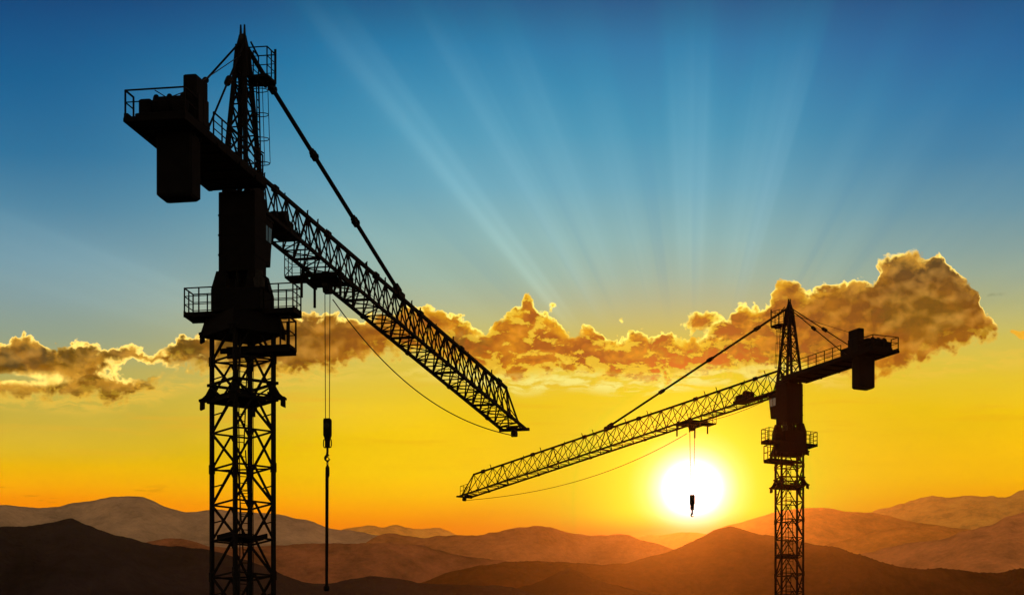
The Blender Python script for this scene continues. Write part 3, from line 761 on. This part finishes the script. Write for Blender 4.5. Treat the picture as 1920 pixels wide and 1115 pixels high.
# glow round the sun
gr_ = mth('SQRT', ddx * ddx * .92 + ddy * ddy * 1.08)
halo = ramp(gr_ / 500.0, [(0, (255, 255, 255)), (.085, (255, 255, 250)), (.125, (252, 252, 165)), (.17, (250, 248, 96)), (.26, (250, 238, 40)), (.4, (253, 220, 14)), (.6, (254, 198, 4)), (1, (252, 170, 4))])
ha = curve(gr_, [(0, 1), (60, 1), (110, .97), (160, .8), (220, .5), (300, .22), (400, .07), (500, 0)], 0, 500, 0, 1)
ha = ha * (1.0 - sstep(Vv, 950.0, 1010.0) * .8)                      # the thick air near the horizon swallows the glow
sky_g = mix(ha, sky, halo)

# ---- clouds
w1 = noise(U / 70.0, Vv / 60.0, 11.3, 3.0, .5) - .5
w2 = noise(U / 70.0, Vv / 60.0, 23.9, 3.0, .5) - .5
Uw = U + w1 * 26.0; Vw = Vv + w2 * 18.0
f1 = noise(Uw / 30.0, Vw / 28.0, 2.2, 7.0, .58)
lob = voro(Uw / 34.0, Vw / 30.0, 4.0, 2.0)
lob2 = voro(Uw / 13.0, Vw / 12.0, 8.0, 1.0)
bump = (.52 - lob) * 22.0 + (.50 - lob2) * 8.0 + (f1 - .5) * 13.0
TOP = [(-60, 664), (0, 652), (25, 640), (48, 632), (72, 642), (92, 656), (110, 652), (140, 648), (165, 648), (190, 660), (215, 656), (232, 648), (260, 658), (300, 662), (320, 648), (345, 636), (375, 634), (400, 626), (440, 612), (520, 604), (560, 592), (610, 594), (660, 600), (710, 598), (760, 582), (790, 578), (825, 580), (850, 594), (872, 604), (890, 622), (908, 628), (925, 612), (945, 604), (958, 582), (975, 568), (992, 560), (1002, 580), (1015, 592), (1040, 600), (1058, 616), (1080, 632), (1100, 618), (1122, 632), (1150, 640), (1172, 636), (1196, 620), (1218, 638), (1250, 634), (1300, 640), (1340, 634), (1358, 622), (1372, 594), (1396, 574), (1425, 578), (1445, 560), (1460, 536), (1476, 530), (1500, 540), (1520, 552), (1545, 542), (1575, 536), (1605, 530), (1630, 534), (1645, 512), (1665, 500), (1682, 484), (1706, 480), (1735, 486), (1756, 476), (1775, 494), (1792, 512), (1815, 532), (1832, 546), (1842, 580), (1860, 600), (1880, 618), (1900, 640), (1980, 660)]
BOT = [(-60, 752), (60, 750), (120, 752), (180, 756), (215, 758), (260, 742), (290, 734), (304, 716), (320, 696), (345, 692), (380, 696), (450, 700), (540, 706), (610, 700), (680, 676), (740, 668), (820, 676), (880, 690), (930, 712), (975, 724), (1020, 712), (1070, 702), (1120, 712), (1180, 720), (1240, 722), (1300, 712), (1400, 700), (1480, 694), (1560, 700), (1620, 706), (1680, 702), (1715, 690), (1760, 668), (1800, 656), (1850, 640), (1878, 622), (1900, 615), (1980, 600)]
tpts = [uv(*p) for p in TOP]; bpts = [uv(*p) for p in BOT]
def clampx(P): return [(-60, P[0][1])] + P[1:-1] + [(1980, P[-1][1])]
top = curve(Uw, clampx(tpts), -60, 1980, 450, 800)
bot = curve(Uw, clampx(bpts), -60, 1980, 450, 800)
dT = Vw - top + bump * .8 + 11.0
dB = (bot - Vw) + bump * 1.3 + 12.0
def blob(px, py, rx, ry, k=1.0):
    cu, cv = uv(px, py)
    a = (Uw - cu) / rx; b = (Vw - cv) / ry
    return (1.0 - mth('SQRT', a * a + b * b)) * (min(rx, ry) * k)
hole = blob(262, 694, 62, 20)
hole2 = blob(10, 708, 60, 7)
hole3 = blob(1806, 556, 16, 7)
hole4 = blob(1816, 600, 8, 10)
body = mn(mn(dT, dB), -1.0 * (hole + bump * .6))
body = mn(body, -1.0 * (hole2 + bump * .2)); 
small = mx(blob(1318, 602, 44, 25), blob(1368, 622, 44, 34))
small = mx(small, blob(986, 574, 17, 24)); small = mx(small, blob(1476, 556, 30, 34)); small = mx(small, blob(1700, 510, 60, 44))
for b_ in ((1040, 570, 16, 7), (1034, 580, 7, 10), (1170, 602, 5, 6), (1665, 490, 5, 9), (1866, 607, 9, 5), (1905, 626, 42, 11), (1860, 832, 16, 4.5), (1845, 812, 9, 3)):
    small = mx(small, blob(*b_))
body_s = small + bump * .55 - 1.0
dens = mx(body, body_s)
# dark soft scraps away from the sun
scrap = blob(1866, 552, 22, 7) + bump * .25
alpha = sstep(dens, -1.0, 4.5)
alphaB = sstep(dB, -2.0, 26.0)                                  # the undersides melt away
alpha = alpha * mx(alphaB, sstep(body_s, 0.0, 4.0))
# colours: thin parts transmit the sun, thick parts stay dark
near = sstep(mth('ABSOLUTE', U - 1120.0), 620.0, 120.0)         # closeness to the sun's column
topness = lmap(Vv, 480.0, 700.0)
core = mix(topness, (108, 80, 46), (180, 102, 18))
coreL = mix(topness, (88, 74, 48), (128, 88, 32))
core = mix(sstep(U, 900.0, 350.0), core, coreL)
core = mix(near * .75, core, (196, 106, 8))
core = mix(sstep(blob(1730, 590, 120, 70) + bump * 1.2, 0.0, 40.0) * .7, core, (140, 96, 34))
core = mix(sstep(blob(55, 672, 90, 34) + bump, 0.0, 20.0) * .6, core, (98, 78, 50))
core = mix(sstep(blob(850, 640, 90, 36) + bump, 0.0, 24.0) * .6, core, (128, 92, 44))
fpatch = noise(Uw / 75.0, Vw / 52.0, 31.0, 5.0, .55)
core = mix(sstep(fpatch, .46, .70) * .5, core, mix(near, (182, 118, 40), (240, 156, 20)))
# billows: broad lobes, brighter toward their upper edges
lobA = voro(Uw / 62.0, Vw / 52.0, 4.0, 2.0); lobB = voro(Uw / 62.0 + .10, Vw / 52.0 + .26, 4.0, 2.0)
core = cadd(core, (255, 190, 84), mx(lobB - lobA, -.12) * .42)
fine = noise(Uw / 24.0, Vw / 20.0, 41.0, 6.0, .6)
core = cadd(core, (200, 130, 50), (fine - .5) * .16)
depth = mn(mx(dens, body_s), 70.0) + (f1 - .5) * 10.0
f2 = noise(Uw / 60.0, Vw / 44.0, 71.0, 5.0, .6)
gold = sstep(depth, 32.0, 6.0) * sstep(f2, .42, .60)
cloud = mix(gold * .8, core, mix(near, (226, 160, 56), (255, 184, 30)))
rimvar = sstep(noise(U / 90.0, Vv / 60.0, 17.0, 3.0), .32, .52)
rm = sstep(depth, 13.0, 3.0) * (rimvar * .75 + .25)
cloud = mix(rm, cloud, mix(near, (255, 206, 92), (255, 222, 88)))
cloud = cadd(cloud, (255, 230, 130), sstep(depth, 9.0, 1.0) * rimvar * .6)
# glowing gaps and undersides
gap = noise(Uw / 38.0, Vw / 20.0, 52.0, 6.0, .6)
lowpart = sstep(dB, 60.0, 10.0)
gm_ = sstep(gap + lowpart * .10 + near * .06, .58, .68)
cloud = mix(gm_ * mx(near * .95, .30) * mx(lowpart, near * .8), cloud, (255, 210, 66))
und = sstep(dB + (f2 - .5) * 40.0, 24.0, 2.0)
cloud = mix(und * .92, cloud, mix(near, (248, 180, 52), (255, 220, 84)))
outc = mix(alpha, sky_g, cloud)
# bright wisps beneath the bank
WT = [(-60, 742), (60, 744), (130, 752), (200, 750), (280, 738), (330, 718), (400, 700), (520, 706), (600, 700), (700, 690), (800, 690), (900, 704), (975, 716), (1060, 706), (1150, 716), (1240, 716), (1330, 702), (1440, 694), (1550, 706), (1700, 700), (1800, 680), (1980, 660)]
wm = curve(U, clampx([uv(*p) for p in WT]), -60, 1980, 450, 800)
wn = noise(U / 64.0 + w1 * 1.2, Vv / 13.0 + w2 * 2.0, 61.0, 7.0, .6)
wband = sstep(mth('ABSOLUTE', Vv - wm - 4.0), 30.0, 4.0)
wa = sstep(wn, .38, .60) * wband
wa = wa * mx(sstep(mth('ABSOLUTE', U - 1180.0), 520.0, 250.0), .55 * sstep(U, 780.0, 560.0) + .4 * sstep(U, 1600.0, 1750.0))
outc = mix(wa * .95 * (1.0 - alpha * .45), outc, mix(near, (250, 200, 76), (255, 238, 130)))
outc = mix(sstep(scrap, 0.0, 7.0) * .5, outc, (112, 116, 88))
# far-right low orange bank under the big cloud
lowc = blob(1650, 702, 62, 16) + bump * .7
outc = mix(sstep(lowc, -1.0, 12.0) * .75, outc, mix(sstep(lowc, 2.0, 14.0), (250, 196, 70), (206, 124, 24)))

# the haze in front adds its own sunlit share to every direction: the sky beyond sends that much less
th2 = (ddx * ddx * .945 + ddy * ddy) * (1.0 / F ** 2)
gg = HZ['g']; ph = mth('DIVIDE', (1 - gg * gg) / (4 * pi), mth('POWER', th2 * gg + (1 - gg) ** 2, 1.5))
sf = mth('DIVIDE', HTOP, mx(dz / hor, .12)); aa = 1.0 - mth('EXPONENT', sf * -HZ['dens'])
HI = [mth('MULTIPLY', ph * aa, SUN_E * SUN_C[k] * HZ['col'][k]) + sf * ((.008, .007, .009)[k] / 10400) for k in range(3)]
so3 = NT.nodes.new('ShaderNodeSeparateColor'); LK.new(outc.k, so3.inputs[0])
co3 = NT.nodes.new('ShaderNodeCombineColor')
for k in range(3): LK.new(mx(S(so3.outputs[k]) - HI[k], S(so3.outputs[k]) * (0.02, .1, .02)[k]).k, co3.inputs[k])
outc = S(co3.outputs[0])
outc = cadd(outc, (255, 250, 226), mth('EXPONENT', gr_ * gr_ * (-1.0 / 52.0 ** 2)) * 1.9)
outc = cadd(outc, (255, 226, 96), mth('EXPONENT', gr_ * gr_ * (-1.0 / 115.0 ** 2)) * .16)

# behind the viewer and overhead: a Nishita evening sky plus an added warm fill
ns = NT.nodes.new('ShaderNodeTexSky'); ns.sky_type = 'NISHITA'; ns.sun_disc = False
ns.sun_elevation = sun_el; ns.sun_rotation = sun_az
scl = NT.nodes.new('ShaderNodeMix'); scl.data_type = 'RGBA'; scl.blend_type = 'MULTIPLY'; scl.inputs[0].default_value = 1
LK.new(ns.outputs[0], scl.inputs[6]); scl.inputs[7].default_value = (.06, .06, .06, 1)
front = sstep(dy / hor, .35, .8)
gain = mth('EXPONENT', mth('DIVIDE', .3 * HZ['dens'] * HTOP, mx(dz / hor, .12)))   # the sky beyond the haze, before the haze dims it
fill_glow = mth('EXPONENT', mx(dz, 0.0) * -3.0)                         # warm glow added low behind the viewer to light the hill fronts
back = cadd(S(scl.outputs[2]), (255, 206, 150), fill_glow * 1.7)
back = mix(sstep(dz, .0, -.1), back, (40, 26, 18))
fin = mix(front, back, outc)
bg = NT.nodes.new('ShaderNodeBackground'); LK.new(fin.k, bg.inputs[0]); LK.new(gain.k, bg.inputs[1])
wo = NT.nodes.new('ShaderNodeOutputWorld'); LK.new(bg.outputs[0], wo.inputs['Surface'])
wd.cycles.sampling_method = 'NONE'

# ------------------------------------------------------------------ camera and render settings
cam = bpy.data.cameras.new('camera'); co = bpy.data.objects.new('camera', cam); COL.objects.link(co)
co.location = (0, 0, CAMZ); co.rotation_euler = (radians(90), 0, 0)
cam.sensor_width = 36; cam.lens = 36 * F / 1920; cam.shift_y = (YH - 557.5) / 1920; cam.clip_start = .5; cam.clip_end = 90000
sc.camera = co
sc.view_settings.view_transform = 'Standard'; sc.view_settings.look = 'None'; sc.view_settings.exposure = 0; sc.view_settings.gamma = 1
sc.render.engine = 'CYCLES'; sc.cycles.use_denoising = True
sc.cycles.max_bounces = 2; sc.cycles.volume_bounces = 0; sc.cycles.transparent_max_bounces = 8
sc.cycles.use_light_tree = False
